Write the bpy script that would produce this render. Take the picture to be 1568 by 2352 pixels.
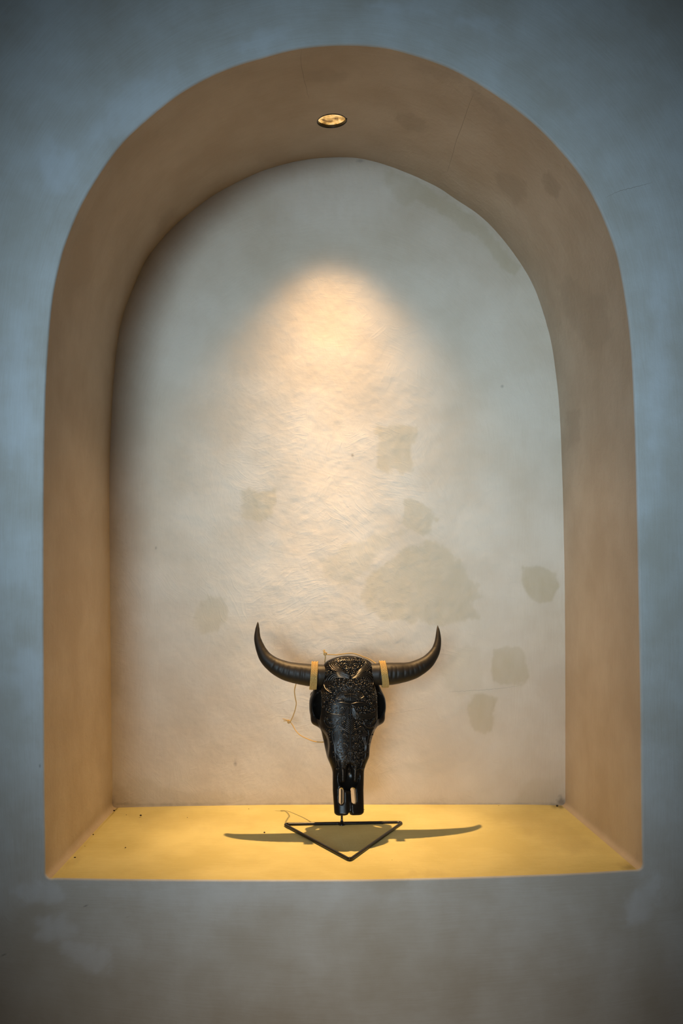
import bpy, math, random
import numpy as np
from mathutils import Vector, Matrix

random.seed(7); np.random.seed(7)
for o in list(bpy.data.objects): bpy.data.objects.remove(o)
scene = bpy.context.scene
COL = scene.collection

# ------------------------------------------------------------------ camera, light, exposure
CAM_D, EYE_Z = 1.9, 1.5            # camera distance to the wall face, eye height (metres)
VPX, VPY = 735.0, 1345.0           # point of the 1568x2352 frame straight ahead of the lens
cam = bpy.data.objects.new('camera', bpy.data.cameras.new('camera')); COL.objects.link(cam)
cam.location = (0, -CAM_D, EYE_Z); cam.rotation_euler = (math.pi/2, 0, 0)
cam.data.sensor_fit = 'VERTICAL'; cam.data.sensor_height = 36.0
cam.data.lens = 36.0*1900/2352
cam.data.shift_x = (784-VPX)/2352; cam.data.shift_y = (VPY-1176)/2352
cam.data.clip_start = 0.05
scene.camera = cam

world = bpy.data.worlds.new('world'); scene.world = world; world.use_nodes = True
bg = world.node_tree.nodes['Background']
bg.inputs[0].default_value = (0.45, 0.68, 1.0, 1); bg.inputs[1].default_value = 0.02

def area_light(name, loc, target, sx, sy, power, color, spread):
    l = bpy.data.lights.new(name, 'AREA'); l.shape = 'ELLIPSE'; l.size = sx; l.size_y = sy
    l.energy = power; l.color = color; l.spread = math.radians(spread)
    o = bpy.data.objects.new(name, l); COL.objects.link(o); o.location = loc
    d = Vector(target)-Vector(loc); o.rotation_euler = d.to_track_quat('-Z', 'Y').to_euler()
    return o
# cool daylight from an assumed area light behind and left of the camera
area_light('assumed_daylight', (-0.62, -3.3, 1.88), (0.04, 0, 1.82), 1.6, 1.6, 7.2, (0.64, 0.85, 1.0), 33)  # no opening is built; narrow spread imitates lens vignetting on the wall
# added warm fill low behind the camera: a faint glow on the lower wall
area_light('warm_fill', (0.15, -2.3, 0.75), (0.05, 0, 0.72), 0.5, 0.5, 1.0, (1.0, 0.78, 0.54), 48)

vs = scene.view_settings
vs.view_transform = 'Standard'; vs.look = 'None'; vs.exposure = 0.0; vs.gamma = 1.0; vs.use_curve_mapping = False

# ------------------------------------------------------------------ helpers
def at(px, py, depth):
    """world point seen at a pixel of the photograph, 'depth' metres behind the wall face"""
    k = 1.0 + depth/CAM_D
    return Vector(((px-VPX)/1000*k, depth, EYE_Z+(VPY-py)/1000*k))

def link(name, mesh, mat, parent=None, smooth=True):
    o = bpy.data.objects.new(name, mesh); COL.objects.link(o)
    if mat: mesh.materials.append(mat)
    if smooth and len(mesh.polygons): mesh.polygons.foreach_set('use_smooth', [True]*len(mesh.polygons))
    if parent:
        o.parent = parent
        o.matrix_parent_inverse = Matrix.Translation(parent_world(parent)).inverted()
    return o

def parent_world(p):
    v = Vector(p.location)
    return v if p.parent is None else v

def mesh_np(name, verts, quads=None, tris=None):
    me = bpy.data.meshes.new(name)
    verts = np.asarray(verts, dtype=np.float32).reshape(-1, 3)
    nq = 0 if quads is None else len(quads); nt = 0 if tris is None else len(tris)
    me.vertices.add(len(verts)); me.vertices.foreach_set('co', verts.ravel())
    idx = []; starts = []; p = 0
    if nq: idx.append(np.asarray(quads, dtype=np.int32).ravel()); starts.append(np.arange(nq)*4)
    if nt: idx.append(np.asarray(tris, dtype=np.int32).ravel()); starts.append(nq*4+np.arange(nt)*3)
    idx = np.concatenate(idx); starts = np.concatenate(starts).astype(np.int32)
    me.loops.add(len(idx)); me.loops.foreach_set('vertex_index', idx)
    me.polygons.add(nq+nt); me.polygons.foreach_set('loop_start', starts)
    me.update(calc_edges=True); me.validate()
    return me

class MB:
    """collects swept tubes, lathes and blobs into one mesh"""
    def __init__(s): s.v = []; s.q = []; s.t = []; s.n = 0
    def add(s, v, q=None, t=None):
        v = np.asarray(v, float).reshape(-1, 3); s.v.append(v)
        if q is not None and len(q): s.q.append(np.asarray(q)+s.n)
        if t is not None and len(t): s.t.append(np.asarray(t)+s.n)
        s.n += len(v)
    def tube(s, pts, rad, sides=8, closed=False, cap=True, flat=None):
        P = np.asarray(pts, float); n = len(P)
        R = np.full(n, rad) if np.isscalar(rad) else np.asarray(rad, float)
        T = np.gradient(P, axis=0)
        if closed: T = np.roll(P, -1, 0)-np.roll(P, 1, 0)
        T /= np.linalg.norm(T, axis=1)[:, None]+1e-12
        ref = np.array([0, 0, 1.0]) if abs(T[0][2]) < .9 else np.array([1.0, 0, 0])
        N = np.cross(T[0], ref); N /= np.linalg.norm(N)
        Ns = [N]
        for i in range(1, n):
            N = N-T[i]*np.dot(N, T[i]); N = N/(np.linalg.norm(N)+1e-12); Ns.append(N)
        Ns = np.array(Ns); B = np.cross(T, Ns)
        a = np.arange(sides)*2*math.pi/sides
        V = P[:, None, :]+R[:, None, None]*(np.cos(a)[None, :, None]*Ns[:, None, :]+np.sin(a)[None, :, None]*B[:, None, :])
        m = n if closed else n-1
        i = np.arange(m)[:, None]; j = np.arange(sides)[None, :]
        i2 = (i+1) % n; j2 = (j+1) % sides
        q = np.stack([i*sides+j, i*sides+j2, i2*sides+j2, i2*sides+j], -1).reshape(-1, 4)
        V = V.reshape(-1, 3); t = []
        if cap and not closed:
            V = np.vstack([V, P[0], P[-1]]); c0 = n*sides
            for k in range(sides):
                k2 = (k+1) % sides
                t.append((c0, k2, k)); t.append((c0+1, (n-1)*sides+k, (n-1)*sides+k2))
        s.add(V, q, t)
    def blob(s, c, r, seg=8, rings=5, axes=None):
        c = np.asarray(c, float); r = np.broadcast_to(np.asarray(r, float), (3,))
        th = np.linspace(0, math.pi, rings+1)[1:-1]; ph = np.arange(seg)*2*math.pi/seg
        V = np.stack([np.sin(th)[:, None]*np.cos(ph), np.sin(th)[:, None]*np.sin(ph), np.cos(th)[:, None]*np.ones(seg)], -1).reshape(-1, 3)
        V = np.vstack([V, [0, 0, 1], [0, 0, -1]])*r
        if axes is not None: V = V@np.asarray(axes)
        V += c; q = []; t = []
        for i in range(rings-2):
            for j in range(seg):
                j2 = (j+1) % seg; q.append((i*seg+j, (i+1)*seg+j, (i+1)*seg+j2, i*seg+j2))
        top = (rings-1)*seg; last = (rings-2)*seg
        for j in range(seg):
            j2 = (j+1) % seg; t.append((top, j, j2)); t.append((top+1, last+j2, last+j))
        s.add(V, q, t)
    def lathe(s, prof, center, M, seg=48):
        prof = np.asarray(prof, float); n = len(prof); a = np.arange(seg)*2*math.pi/seg
        V = np.stack([prof[:, 0:1]*np.cos(a), prof[:, 0:1]*np.sin(a), prof[:, 1:2]*np.ones(seg)], -1).reshape(-1, 3)
        V = V@np.array(M).T+np.asarray(center)
        i = np.arange(n-1)[:, None]; j = np.arange(seg)[None, :]; j2 = (j+1) % seg
        q = np.stack([i*seg+j, i*seg+j2, (i+1)*seg+j2, (i+1)*seg+j], -1).reshape(-1, 4)
        s.add(V, q)
    def build(s, name, mat, parent=None, smooth=True):
        q = np.vstack(s.q) if s.q else None; t = np.vstack(s.t) if s.t else None
        return link(name, mesh_np(name, np.vstack(s.v), q, t), mat, parent, smooth)

def catmull(pts, n=8):
    P = np.asarray(pts, float); Q = np.vstack([2*P[0]-P[1], P, 2*P[-1]-P[-2]]); out = []
    for i in range(1, len(Q)-2):
        t = np.linspace(0, 1, n, endpoint=False)[:, None]
        a, b, c, d = Q[i-1], Q[i], Q[i+1], Q[i+2]
        out.append(.5*(2*b+(c-a)*t+(2*a-5*b+4*c-d)*t**2+(3*b-a-3*c+d)*t**3))
    return np.vstack(out+[Q[-2][None]])

def resample(P, n):
    P = np.asarray(P, float); s = np.r_[0, np.cumsum(np.linalg.norm(np.diff(P, axis=0), axis=1))]
    t = np.linspace(0, s[-1], n)
    return np.stack([np.interp(t, s, P[:, k]) for k in range(P.shape[1])], 1)

def vnoise(x, y, seed=0):
    """smooth value noise on arrays"""
    xi = np.floor(x).astype(np.int64); yi = np.floor(y).astype(np.int64)
    fx = x-xi; fy = y-yi; fx = fx*fx*(3-2*fx); fy = fy*fy*(3-2*fy)
    def h(a, b):
        n = (a*374761393+b*668265263+seed*974711) & 0x7fffffff
        n = ((n ^ (n >> 13))*1274126177) & 0x7fffffff
        return ((n ^ (n >> 16)) & 0xffff)/65535.0
    return (h(xi, yi)*(1-fx)+h(xi+1, yi)*fx)*(1-fy)+(h(xi, yi+1)*(1-fx)+h(xi+1, yi+1)*fx)*fy
def fbm(x, y, seed=0, o=4):
    r = 0; a = .5
    for k in range(o): r = r+a*vnoise(x*2**k, y*2**k, seed+k); a *= .5
    return r

def tag(o, label=None, cat=None, group=None, kind=None):
    if label: o['label'] = label
    if cat: o['category'] = cat
    if group: o['group'] = group
    if kind: o['kind'] = kind
    return o

def empty(name, loc, label, cat):
    o = bpy.data.objects.new(name, None); COL.objects.link(o); o.location = loc; o.empty_display_size = .05
    return tag(o, label, cat)

# ------------------------------------------------------------------ materials
def new_mat(name):
    m = bpy.data.materials.new(name); m.use_nodes = True
    return m, m.node_tree, m.node_tree.nodes['Principled BSDF']

def plaster(name, base, tint, patch, rough=0.62, brush=0.35, lump=0.4, grain=0.25, brush_freq=(240, 11), trowel=.25, axis='Y_AXIS', mottle=(.50, .80)):
    """hand-trowelled lime plaster: brush streaks follow the 'brush' UV, repair patches come from the 'patch' attribute"""
    m, nt, b = new_mat(name); N = nt.nodes; L = nt.links
    geo = N.new('ShaderNodeNewGeometry')
    uv = N.new('ShaderNodeUVMap'); uv.uv_map = 'brush'
    mp = N.new('ShaderNodeVectorMath'); mp.operation = 'MULTIPLY'; mp.inputs[1].default_value = (*brush_freq, 1)
    wob = N.new('ShaderNodeTexNoise'); wob.inputs['Scale'].default_value = 7; wob.inputs['Detail'].default_value = 2
    L.new(geo.outputs['Position'], wob.inputs['Vector'])
    wsub = N.new('ShaderNodeVectorMath'); wsub.operation = 'MULTIPLY_ADD'
    wsub.inputs[1].default_value = (0.016, 0.05, 0); L.new(wob.outputs['Color'], wsub.inputs[0]); L.new(uv.outputs['UV'], wsub.inputs[2])
    L.new(wsub.outputs[0], mp.inputs[0])
    st = N.new('ShaderNodeTexNoise'); st.noise_dimensions = '2D'; st.inputs['Scale'].default_value = 1; st.inputs['Detail'].default_value = 6; st.inputs['Roughness'].default_value = .72
    L.new(mp.outputs[0], st.inputs['Vector'])
    n1 = N.new('ShaderNodeTexNoise'); n1.inputs['Scale'].default_value = 5.5; n1.inputs['Detail'].default_value = 5; n1.inputs['Roughness'].default_value = .55
    n2 = N.new('ShaderNodeTexNoise'); n2.inputs['Scale'].default_value = 38; n2.inputs['Detail'].default_value = 6; n2.inputs['Roughness'].default_value = .6; n2.inputs['Distortion'].default_value = .8
    n3 = N.new('ShaderNodeTexNoise'); n3.inputs['Scale'].default_value = 420; n3.inputs['Detail'].default_value = 2
    for n in (n1, n2, n3): L.new(geo.outputs['Position'], n.inputs['Vector'])
    # colour: base <-> tint by large clouds and streaks
    add = N.new('ShaderNodeMath'); add.operation = 'MULTIPLY_ADD'; add.inputs[1].default_value = .28
    L.new(st.outputs['Fac'], add.inputs[0]); L.new(n1.outputs['Fac'], add.inputs[2])
    rmp = N.new('ShaderNodeMapRange'); rmp.inputs['From Min'].default_value = mottle[0]; rmp.inputs['From Max'].default_value = mottle[1]
    L.new(add.outputs[0], rmp.inputs['Value'])
    mx = N.new('ShaderNodeMix'); mx.data_type = 'RGBA'; mx.inputs['A'].default_value = (*base, 1); mx.inputs['B'].default_value = (*tint, 1)
    L.new(rmp.outputs['Result'], mx.inputs['Factor'])
    at_ = N.new('ShaderNodeAttribute'); at_.attribute_name = 'patch'
    mx2 = N.new('ShaderNodeMix'); mx2.data_type = 'RGBA'; mx2.inputs['B'].default_value = (*patch, 1)
    L.new(at_.outputs['Fac'], mx2.inputs['Factor']); L.new(mx.outputs['Result'], mx2.inputs['A'])
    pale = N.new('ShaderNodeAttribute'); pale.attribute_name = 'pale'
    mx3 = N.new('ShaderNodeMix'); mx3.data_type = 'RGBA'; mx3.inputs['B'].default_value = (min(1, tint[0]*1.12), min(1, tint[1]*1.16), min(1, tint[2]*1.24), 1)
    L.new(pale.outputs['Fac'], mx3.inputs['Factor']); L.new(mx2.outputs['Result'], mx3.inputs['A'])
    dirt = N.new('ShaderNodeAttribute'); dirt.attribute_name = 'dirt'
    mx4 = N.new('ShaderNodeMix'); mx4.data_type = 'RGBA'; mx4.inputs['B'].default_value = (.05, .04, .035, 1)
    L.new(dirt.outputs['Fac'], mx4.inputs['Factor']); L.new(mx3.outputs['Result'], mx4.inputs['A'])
    L.new(mx4.outputs['Result'], b.inputs['Base Color'])
    b.inputs['Roughness'].default_value = rough; b.inputs['Specular IOR Level'].default_value = .25
    # trowel strokes: short ridges whose direction changes from sweep to sweep
    dist = N.new('ShaderNodeVectorMath'); dist.operation = 'MULTIPLY_ADD'; dist.inputs[1].default_value = (.09, .09, .09)
    L.new(wob.outputs['Color'], dist.inputs[0]); L.new(geo.outputs['Position'], dist.inputs[2])
    vor = N.new('ShaderNodeTexVoronoi'); vor.inputs['Scale'].default_value = 6.5; L.new(dist.outputs[0], vor.inputs['Vector'])
    sep = N.new('ShaderNodeSeparateColor'); L.new(vor.outputs['Color'], sep.inputs[0])
    angm = N.new('ShaderNodeMath'); angm.operation = 'MULTIPLY'; angm.inputs[1].default_value = 3.1; L.new(sep.outputs[0], angm.inputs[0])
    vr = N.new('ShaderNodeVectorRotate'); vr.rotation_type = axis; L.new(dist.outputs[0], vr.inputs['Vector']); L.new(angm.outputs[0], vr.inputs['Angle'])
    vm = N.new('ShaderNodeVectorMath'); vm.operation = 'MULTIPLY'; vm.inputs[1].default_value = (14, 40, 150) if axis == 'Y_AXIS' else (150, 14, 40)
    L.new(vr.outputs[0], vm.inputs[0])
    tn = N.new('ShaderNodeTexNoise'); tn.inputs['Scale'].default_value = 1; tn.inputs['Detail'].default_value = 3; L.new(vm.outputs[0], tn.inputs['Vector'])
    tm = N.new('ShaderNodeMapRange'); tm.inputs['From Min'].default_value = .5; tm.inputs['From Max'].default_value = .78; L.new(tn.outputs['Fac'], tm.inputs['Value'])
    tk = N.new('ShaderNodeMapRange'); tk.inputs['From Min'].default_value = .40; tk.inputs['From Max'].default_value = .62; L.new(n1.outputs['Fac'], tk.inputs['Value'])
    tt = N.new('ShaderNodeMath'); tt.operation = 'MULTIPLY'; L.new(tm.outputs['Result'], tt.inputs[0]); L.new(tk.outputs['Result'], tt.inputs[1])
    # relief
    prev = None
    for src, dist, strength in ((n1, .010, lump), (n2, .0035, lump), (tt, .0014, trowel), (st, .0016, brush), (n3, .0006, grain)):
        bp = N.new('ShaderNodeBump'); bp.inputs['Distance'].default_value = dist; bp.inputs['Strength'].default_value = strength
        L.new(src.outputs[0 if src is tt else 'Fac'], bp.inputs['Height'])
        if prev: L.new(prev.outputs['Normal'], bp.inputs['Normal'])
        prev = bp
    L.new(prev.outputs['Normal'], b.inputs['Normal'])
    return m

M_front = plaster('plaster_grey', (.475, .462, .425), (.575, .595, .595), (.42, .405, .35), brush=.16, trowel=.12)
M_back = plaster('plaster_cream', (.575, .49, .385), (.65, .575, .475), (.49, .41, .28), brush=.2, lump=.28, trowel=.36)
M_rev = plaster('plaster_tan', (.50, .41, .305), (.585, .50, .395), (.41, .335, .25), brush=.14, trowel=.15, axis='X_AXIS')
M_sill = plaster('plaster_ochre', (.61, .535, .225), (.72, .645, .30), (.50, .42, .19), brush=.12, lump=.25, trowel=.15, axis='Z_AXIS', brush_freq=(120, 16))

def simple(name, col, rough, metal=0, bump=0, scale=200, spec=.5, coat=0, var=None):
    m, nt, b = new_mat(name); N = nt.nodes; L = nt.links
    b.inputs['Base Color'].default_value = (*col, 1); b.inputs['Roughness'].default_value = rough
    b.inputs['Metallic'].default_value = metal; b.inputs['Specular IOR Level'].default_value = spec
    b.inputs['Coat Weight'].default_value = coat; b.inputs['Coat Roughness'].default_value = .15
    tc = N.new('ShaderNodeTexCoord')
    n = N.new('ShaderNodeTexNoise'); n.inputs['Scale'].default_value = scale; n.inputs['Detail'].default_value = 4
    L.new(tc.outputs['Object'], n.inputs['Vector'])
    if var:
        mx = N.new('ShaderNodeMix'); mx.data_type = 'RGBA'; mx.inputs['A'].default_value = (*col, 1); mx.inputs['B'].default_value = (*var, 1)
        L.new(n.outputs['Fac'], mx.inputs['Factor']); L.new(mx.outputs['Result'], b.inputs['Base Color'])
    if bump:
        bp = N.new('ShaderNodeBump'); bp.inputs['Strength'].default_value = bump; bp.inputs['Distance'].default_value = .001
        L.new(n.outputs['Fac'], bp.inputs['Height']); L.new(bp.outputs['Normal'], b.inputs['Normal'])
    return m
M_black = simple('black_lacquer', (.006, .0055, .005), .22, bump=.10, scale=150, spec=.15, var=(.012, .010, .008))
M_relief = simple('black_lacquer_carving', (.010, .009, .008), .24, bump=.05, scale=300, spec=.5, var=(.02, .016, .012))
M_horn = simple('black_horn', (.009, .007, .005), .5, bump=.35, scale=90, spec=.3, var=(.022, .016, .010))
M_wire = simple('black_painted_wire', (.006, .005, .005), .28, spec=.5, bump=.05)
M_cord = simple('natural_twine', (.40, .24, .07), .75, bump=.6, scale=700, spec=.15, var=(.68, .46, .17))
M_trim = simple('black_lamp_trim', (.01, .01, .01), .4)
M_speck = simple('dark_dirt', (.03, .022, .015), .8)
M_crack = simple('crack_dark_plaster', (.30, .26, .21), .9)  # darker plaster colour of the hairline cracks
M_floor = simple('grey_floor', (.22, .21, .20), .6, bump=.1, scale=8)
M_ceil = simple('grey_ceiling', (.25, .25, .25), .9, bump=.1, scale=8)

# ------------------------------------------------------------------ niche outline (photo pixels, traced)
front_px = [(103,1950),(101,1800),(100,1600),(99,1400),(99,1200),(101,1000),(106,850),(118,700),(137,600),(158,535),(190,462),(237,385),(285,322),(350,262),(405,219),(450,191),(500,166),(555,145),(604,131),(650,118),(690,110),(740,104),(784,102),
            (830,103),(890,109),(930,119),(985,136),(1040,158),(1090,185),(1140,217),(1180,245),(1225,281),(1270,325),(1320,383),(1357,440),(1385,497),(1410,562),(1425,620),(1437,690),(1447,770),(1453,850),(1459,1000),(1464,1200),(1468,1400),(1471,1600),(1473,1800),(1475,1950)]
back_px = [(258,1800),(256,1700),(254,1500),(252,1300),(251,1100),(256,950),(263,850),(274,760),(292,697),(327,613),(357,567),(400,519),(435,489),(480,455),(525,429),(575,404),(625,385),(700,367),(784,361),
           (844,367),(919,391),(999,427),(1044,456),(1104,497),(1149,543),(1194,603),(1224,655),(1243,705),(1263,775),(1275,850),(1285,950),(1291,1100),(1295,1250),(1297,1400),(1298,1600),(1298,1800)]
front_sill = [(1440,2000),(1300,2008),(1100,2015),(950,2019),(784,2022),(500,2022),(250,2020),(135,2018)]
back_sill = [(1278,1850),(1200,1848),(1000,1848),(800,1848),(600,1849),(400,1852),(280,1855)]
def corner(p0, c, p1, n=8):
    p0, c, p1 = map(np.array, (p0, c, p1)); t = np.linspace(0, 1, n)[:, None]
    return (1-t)**2*p0+2*t*(1-t)*c+t**2*p1
BACK_Y = CAM_D*(1/0.758-1)       # niche depth from the ratio of back width to front width
NA, NS, NC = 700, 260, 9
def outline(arch, sill, lc, rc, r):
    A = np.array(arch, float); S = np.array(sill, float)
    A0 = np.array(lc)+np.array([-1, -r]); A1 = np.array(rc)+np.array([0, -r])
    arch_c = resample(catmull(np.vstack([A0, A, A1]), 6), NA)
    S0 = np.array(rc)+np.array([-r, 0]); S1 = np.array(lc)+np.array([r, 0])
    sill_c = resample(catmull(np.vstack([S0, S, S1]), 6), NS)
    cr = corner(arch_c[-1], rc, sill_c[0], NC); cl = corner(sill_c[-1], lc, arch_c[0], NC)
    return np.vstack([arch_c, cr[1:-1], sill_c, cl[1:-1]])
F = outline(front_px, front_sill, (104, 2019), (1476, 1999), 16)
B = outline(back_px, back_sill, (258, 1856), (1298, 1850), 12)
NT = len(F)
def to_w(P, depth):
    k = 1+depth/CAM_D
    return np.stack([(P[:, 0]-VPX)/1000*k, np.full(len(P), depth), EYE_Z+(VPY-P[:, 1])/1000*k], 1)
Fw = to_w(F, 0); Bw = to_w(B, BACK_Y)
def project(V):
    k = 1+V[:, 1]/CAM_D
    return np.stack([VPX+V[:, 0]*1000/k, VPY-(V[:, 2]-EYE_Z)*1000/k], 1)

# repair patches and pale washes: (surface, polygon in photo pixels, strength)
def blobpoly(cx, cy, rx, ry, n=10, rot=0, jit=.18, seed=1):
    r = random.Random(seed); out = []
    for i in range(n):
        a = 2*math.pi*i/n; q = 1+r.uniform(-jit, jit)
        x = rx*math.cos(a)*q; y = ry*math.sin(a)*q
        out.append((cx+x*math.cos(rot)-y*math.sin(rot), cy+x*math.sin(rot)+y*math.cos(rot)))
    return out
patch_back = [
 ([(866,975),(958,980),(955,1010),(944,1052),(948,1080),(890,1085),(862,1076),(868,1020)], .75, 8),
 ([(556,1128),(632,1124),(634,1160),(622,1185),(596,1203),(566,1190),(552,1165)], .8, 7),
 ([(452,1405),(478,1372),(510,1370),(528,1390),(526,1425),(500,1452),(462,1460),(446,1436)], .7, 9),
 ([(1203,1305),(1245,1300),(1275,1318),(1278,1350),(1268,1382),(1235,1388),(1208,1366),(1198,1335)], 1.0, 6),
 ([(1132,1492),(1160,1480),(1195,1484),(1210,1510),(1212,1555),(1195,1572),(1150,1573),(1132,1560),(1128,1520)], .95, 6),
 ([(1078,1600),(1110,1593),(1138,1606),(1136,1650),(1130,1680),(1110,1686),(1080,1672),(1075,1640)], .95, 7),
 ([(930,1150),(960,1150),(990,1175),(1012,1190),(1008,1202),(995,1200),(990,1230),(960,1225),(925,1200)], .7, 6),
 ([(930,1262),(990,1238),(1020,1250),(1060,1300),(1080,1330),(1108,1372),(1085,1385),(1098,1420),(1060,1428),(1010,1435),(980,1430),(900,1428),(850,1405),(832,1370),(840,1330),(880,1290)], .72, 9),
 ([(740,1290),(790,1250),(840,1240),(900,1215),(930,1225),(880,1260),(830,1330),(780,1340),(745,1330)], .45, 12),
 ([(1040,1490),(1080,1480),(1110,1520),(1105,1580),(1060,1600),(1020,1590),(1010,1540)], .4, 16),
 ([(885,392),(930,400),(985,430),(1045,465),(1105,510),(1150,560),(1190,610),(1180,628),(1150,610),(1110,560),(1060,520),(1000,480),(960,462),(925,470),(890,430)], .75, 8),
 ([(262,1800),(330,1790),(420,1815),(560,1830),(560,1848),(262,1856)], .45, 12),
 ([(1200,1800),(1297,1780),(1297,1850),(1180,1848)], .35, 15),
 ([(251,1200),(275,1180),(280,1400),(275,1600),(252,1640)], .4, 15),
]
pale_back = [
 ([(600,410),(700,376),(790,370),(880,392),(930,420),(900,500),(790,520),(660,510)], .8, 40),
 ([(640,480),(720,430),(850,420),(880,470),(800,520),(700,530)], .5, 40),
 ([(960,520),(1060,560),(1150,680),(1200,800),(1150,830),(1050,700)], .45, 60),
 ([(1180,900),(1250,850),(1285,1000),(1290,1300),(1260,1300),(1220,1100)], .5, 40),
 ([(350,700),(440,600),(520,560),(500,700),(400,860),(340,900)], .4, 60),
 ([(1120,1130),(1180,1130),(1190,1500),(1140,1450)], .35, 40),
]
patch_rev = [
 ([(690,160),(760,158),(800,170),(780,190),(700,188)], .6, 8), ([(905,265),(945,258),(975,272),(985,295),(960,305),(925,295)], .75, 7),
 ([(1130,400),(1165,390),(1205,420),(1208,450),(1185,472),(1150,440)], .7, 7), ([(1245,400),(1262,392),(1285,430),(1282,450),(1262,448),(1243,420)], .9, 5),
 ([(1283,655),(1310,635),(1345,660),(1385,680),(1405,760),(1385,800),(1350,800),(1320,760),(1290,700)], .65, 9),
 ([(1080,190),(1120,225),(1170,280),(1150,290),(1110,250),(1075,205)], .6, 9), ([(960,140),(1050,170),(1060,190),(1000,180),(955,160)], .4, 12),
 ([(1305,950),(1330,940),(1330,1010),(1305,1030)], .6, 6), ([(365,500),(400,478),(385,520),(360,540)], .6, 8),
 ([(250,1700),(258,1850),(240,1850),(225,1760)], .4, 12),
]
patch_sill = [
 ([(280,1870),(420,1862),(600,1880),(560,1900),(350,1905)], .35, 18), ([(1120,1870),(1220,1862),(1300,1890),(1380,1950),(1300,1960),(1220,1920)], .6, 25),
 ([(1040,2010),(900,2018),(880,2012),(1020,2000)], .5, 8), ([(1400,1985),(1440,1975),(1462,1990),(1440,2000)], .8, 8), ([(150,1985),(180,1962),(195,1968),(170,1990)], .5, 8),
]
patch_front = [(blobpoly(1180,300,160,60,12,.7,.3,3), .35, 40), (blobpoly(420,330,140,70,12,-.8,.3,4), .35, 40), (blobpoly(60,2260,170,150,12,0,.3,5), .5, 50),
 (blobpoly(1490,2260,30,190,12,0,.3,6), .5, 20), (blobpoly(900,2200,160,110,12,0,.3,7), .4, 50), (blobpoly(560,2200,120,60,12,0,.3,8), .3, 40),
 (blobpoly(40,1640,30,120,12,0,.3,9), .5, 25), (blobpoly(1520,1200,30,260,12,0,.3,10), .4, 30), (blobpoly(40,560,50,110,12,.3,.3,11), .4, 30), (blobpoly(890,2030,50,12,10,0,.2,12), .6, 8)]
pale_front = [(blobpoly(130,380,60,45,12,.4,.35,13), .8, 25), (blobpoly(290,260,110,40,12,-.7,.35,14), .6, 30), (blobpoly(330,200,60,20,12,-.5,.3,15), .5, 20),
 (blobpoly(130,2130,50,35,12,0,.35,16), .8, 14), (blobpoly(200,2190,60,30,12,.5,.35,17), .8, 14), (blobpoly(90,2050,60,26,12,0,.35,18), .7, 14),
 (blobpoly(1480,2060,30,70,12,.5,.3,19), .8, 14), (blobpoly(60,1550,30,70,12,0,.3,20), .6, 20), (blobpoly(620,2050,300,30,12,0,.3,21), .35, 25),
 (blobpoly(910,20,60,14,12,.1,.3,22), .5, 14), (blobpoly(1090,50,50,14,12,0,.3,23), .5, 14), (blobpoly(590,95,60,18,12,-.3,.3,24), .5, 16), (blobpoly(40,900,30,160,12,0,.3,25), .5, 20),
 (blobpoly(1510,880,20,260,12,0,.3,26), .5, 20), (blobpoly(1360,250,50,90,12,-.6,.3,27), .3, 40)]
def poly_sdf(P, poly):
    poly = np.array(poly, float); d = np.full(len(P), 1e9); ins = np.zeros(len(P), bool)
    for i in range(len(poly)):
        a = poly[i]; b = poly[(i+1) % len(poly)]; e = b-a; w = P-a
        t = np.clip((w@e)/(e@e), 0, 1); dd = w-t[:, None]*e; d = np.minimum(d, (dd**2).sum(1))
        c1 = (a[1] <= P[:, 1]) & (b[1] > P[:, 1]); c2 = (b[1] <= P[:, 1]) & (a[1] > P[:, 1])
        cr = e[0]*w[:, 1]-e[1]*w[:, 0]
        ins ^= (c1 & (cr > 0)) | (c2 & (cr < 0))
    d = np.sqrt(d); return np.where(ins, -d, d)
def mask(P, polys, seed, edge=.22):
    out = np.zeros(len(P)); wob = (fbm(P[:, 0]/22, P[:, 1]/22, seed)-.47)*34+(fbm(P[:, 0]/5, P[:, 1]/30, seed+9)-.47)*10
    tex = .75+.5*(fbm(P[:, 0]/14, P[:, 1]/40, seed+20)-.47)
    for poly, s, soft in polys:
        b = np.array(poly); lo = b.min(0)-60; hi = b.max(0)+60
        sel = np.where(((P > lo) & (P < hi)).all(1))[0]
        if not len(sel): continue
        d = poly_sdf(P[sel], poly)+wob[sel]*min(1, soft/12+.1)
        v = 1/(1+np.exp(np.clip(d/(soft*edge), -30, 30)))
        out[sel] = np.maximum(out[sel], v*s*tex[sel])
    return np.clip(out, 0, 1)
def set_attr(me, name, vals):
    a = me.attributes.new(name, 'FLOAT', 'POINT'); a.data.foreach_set('value', np.asarray(vals, np.float32))
def set_uv(me, uv):
    l = me.uv_layers.new(name='brush'); vi = np.zeros(len(me.loops), np.int32); me.loops.foreach_get('vertex_index', vi)
    l.data.foreach_set('uv', np.asarray(uv, np.float32)[vi].ravel())

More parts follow.
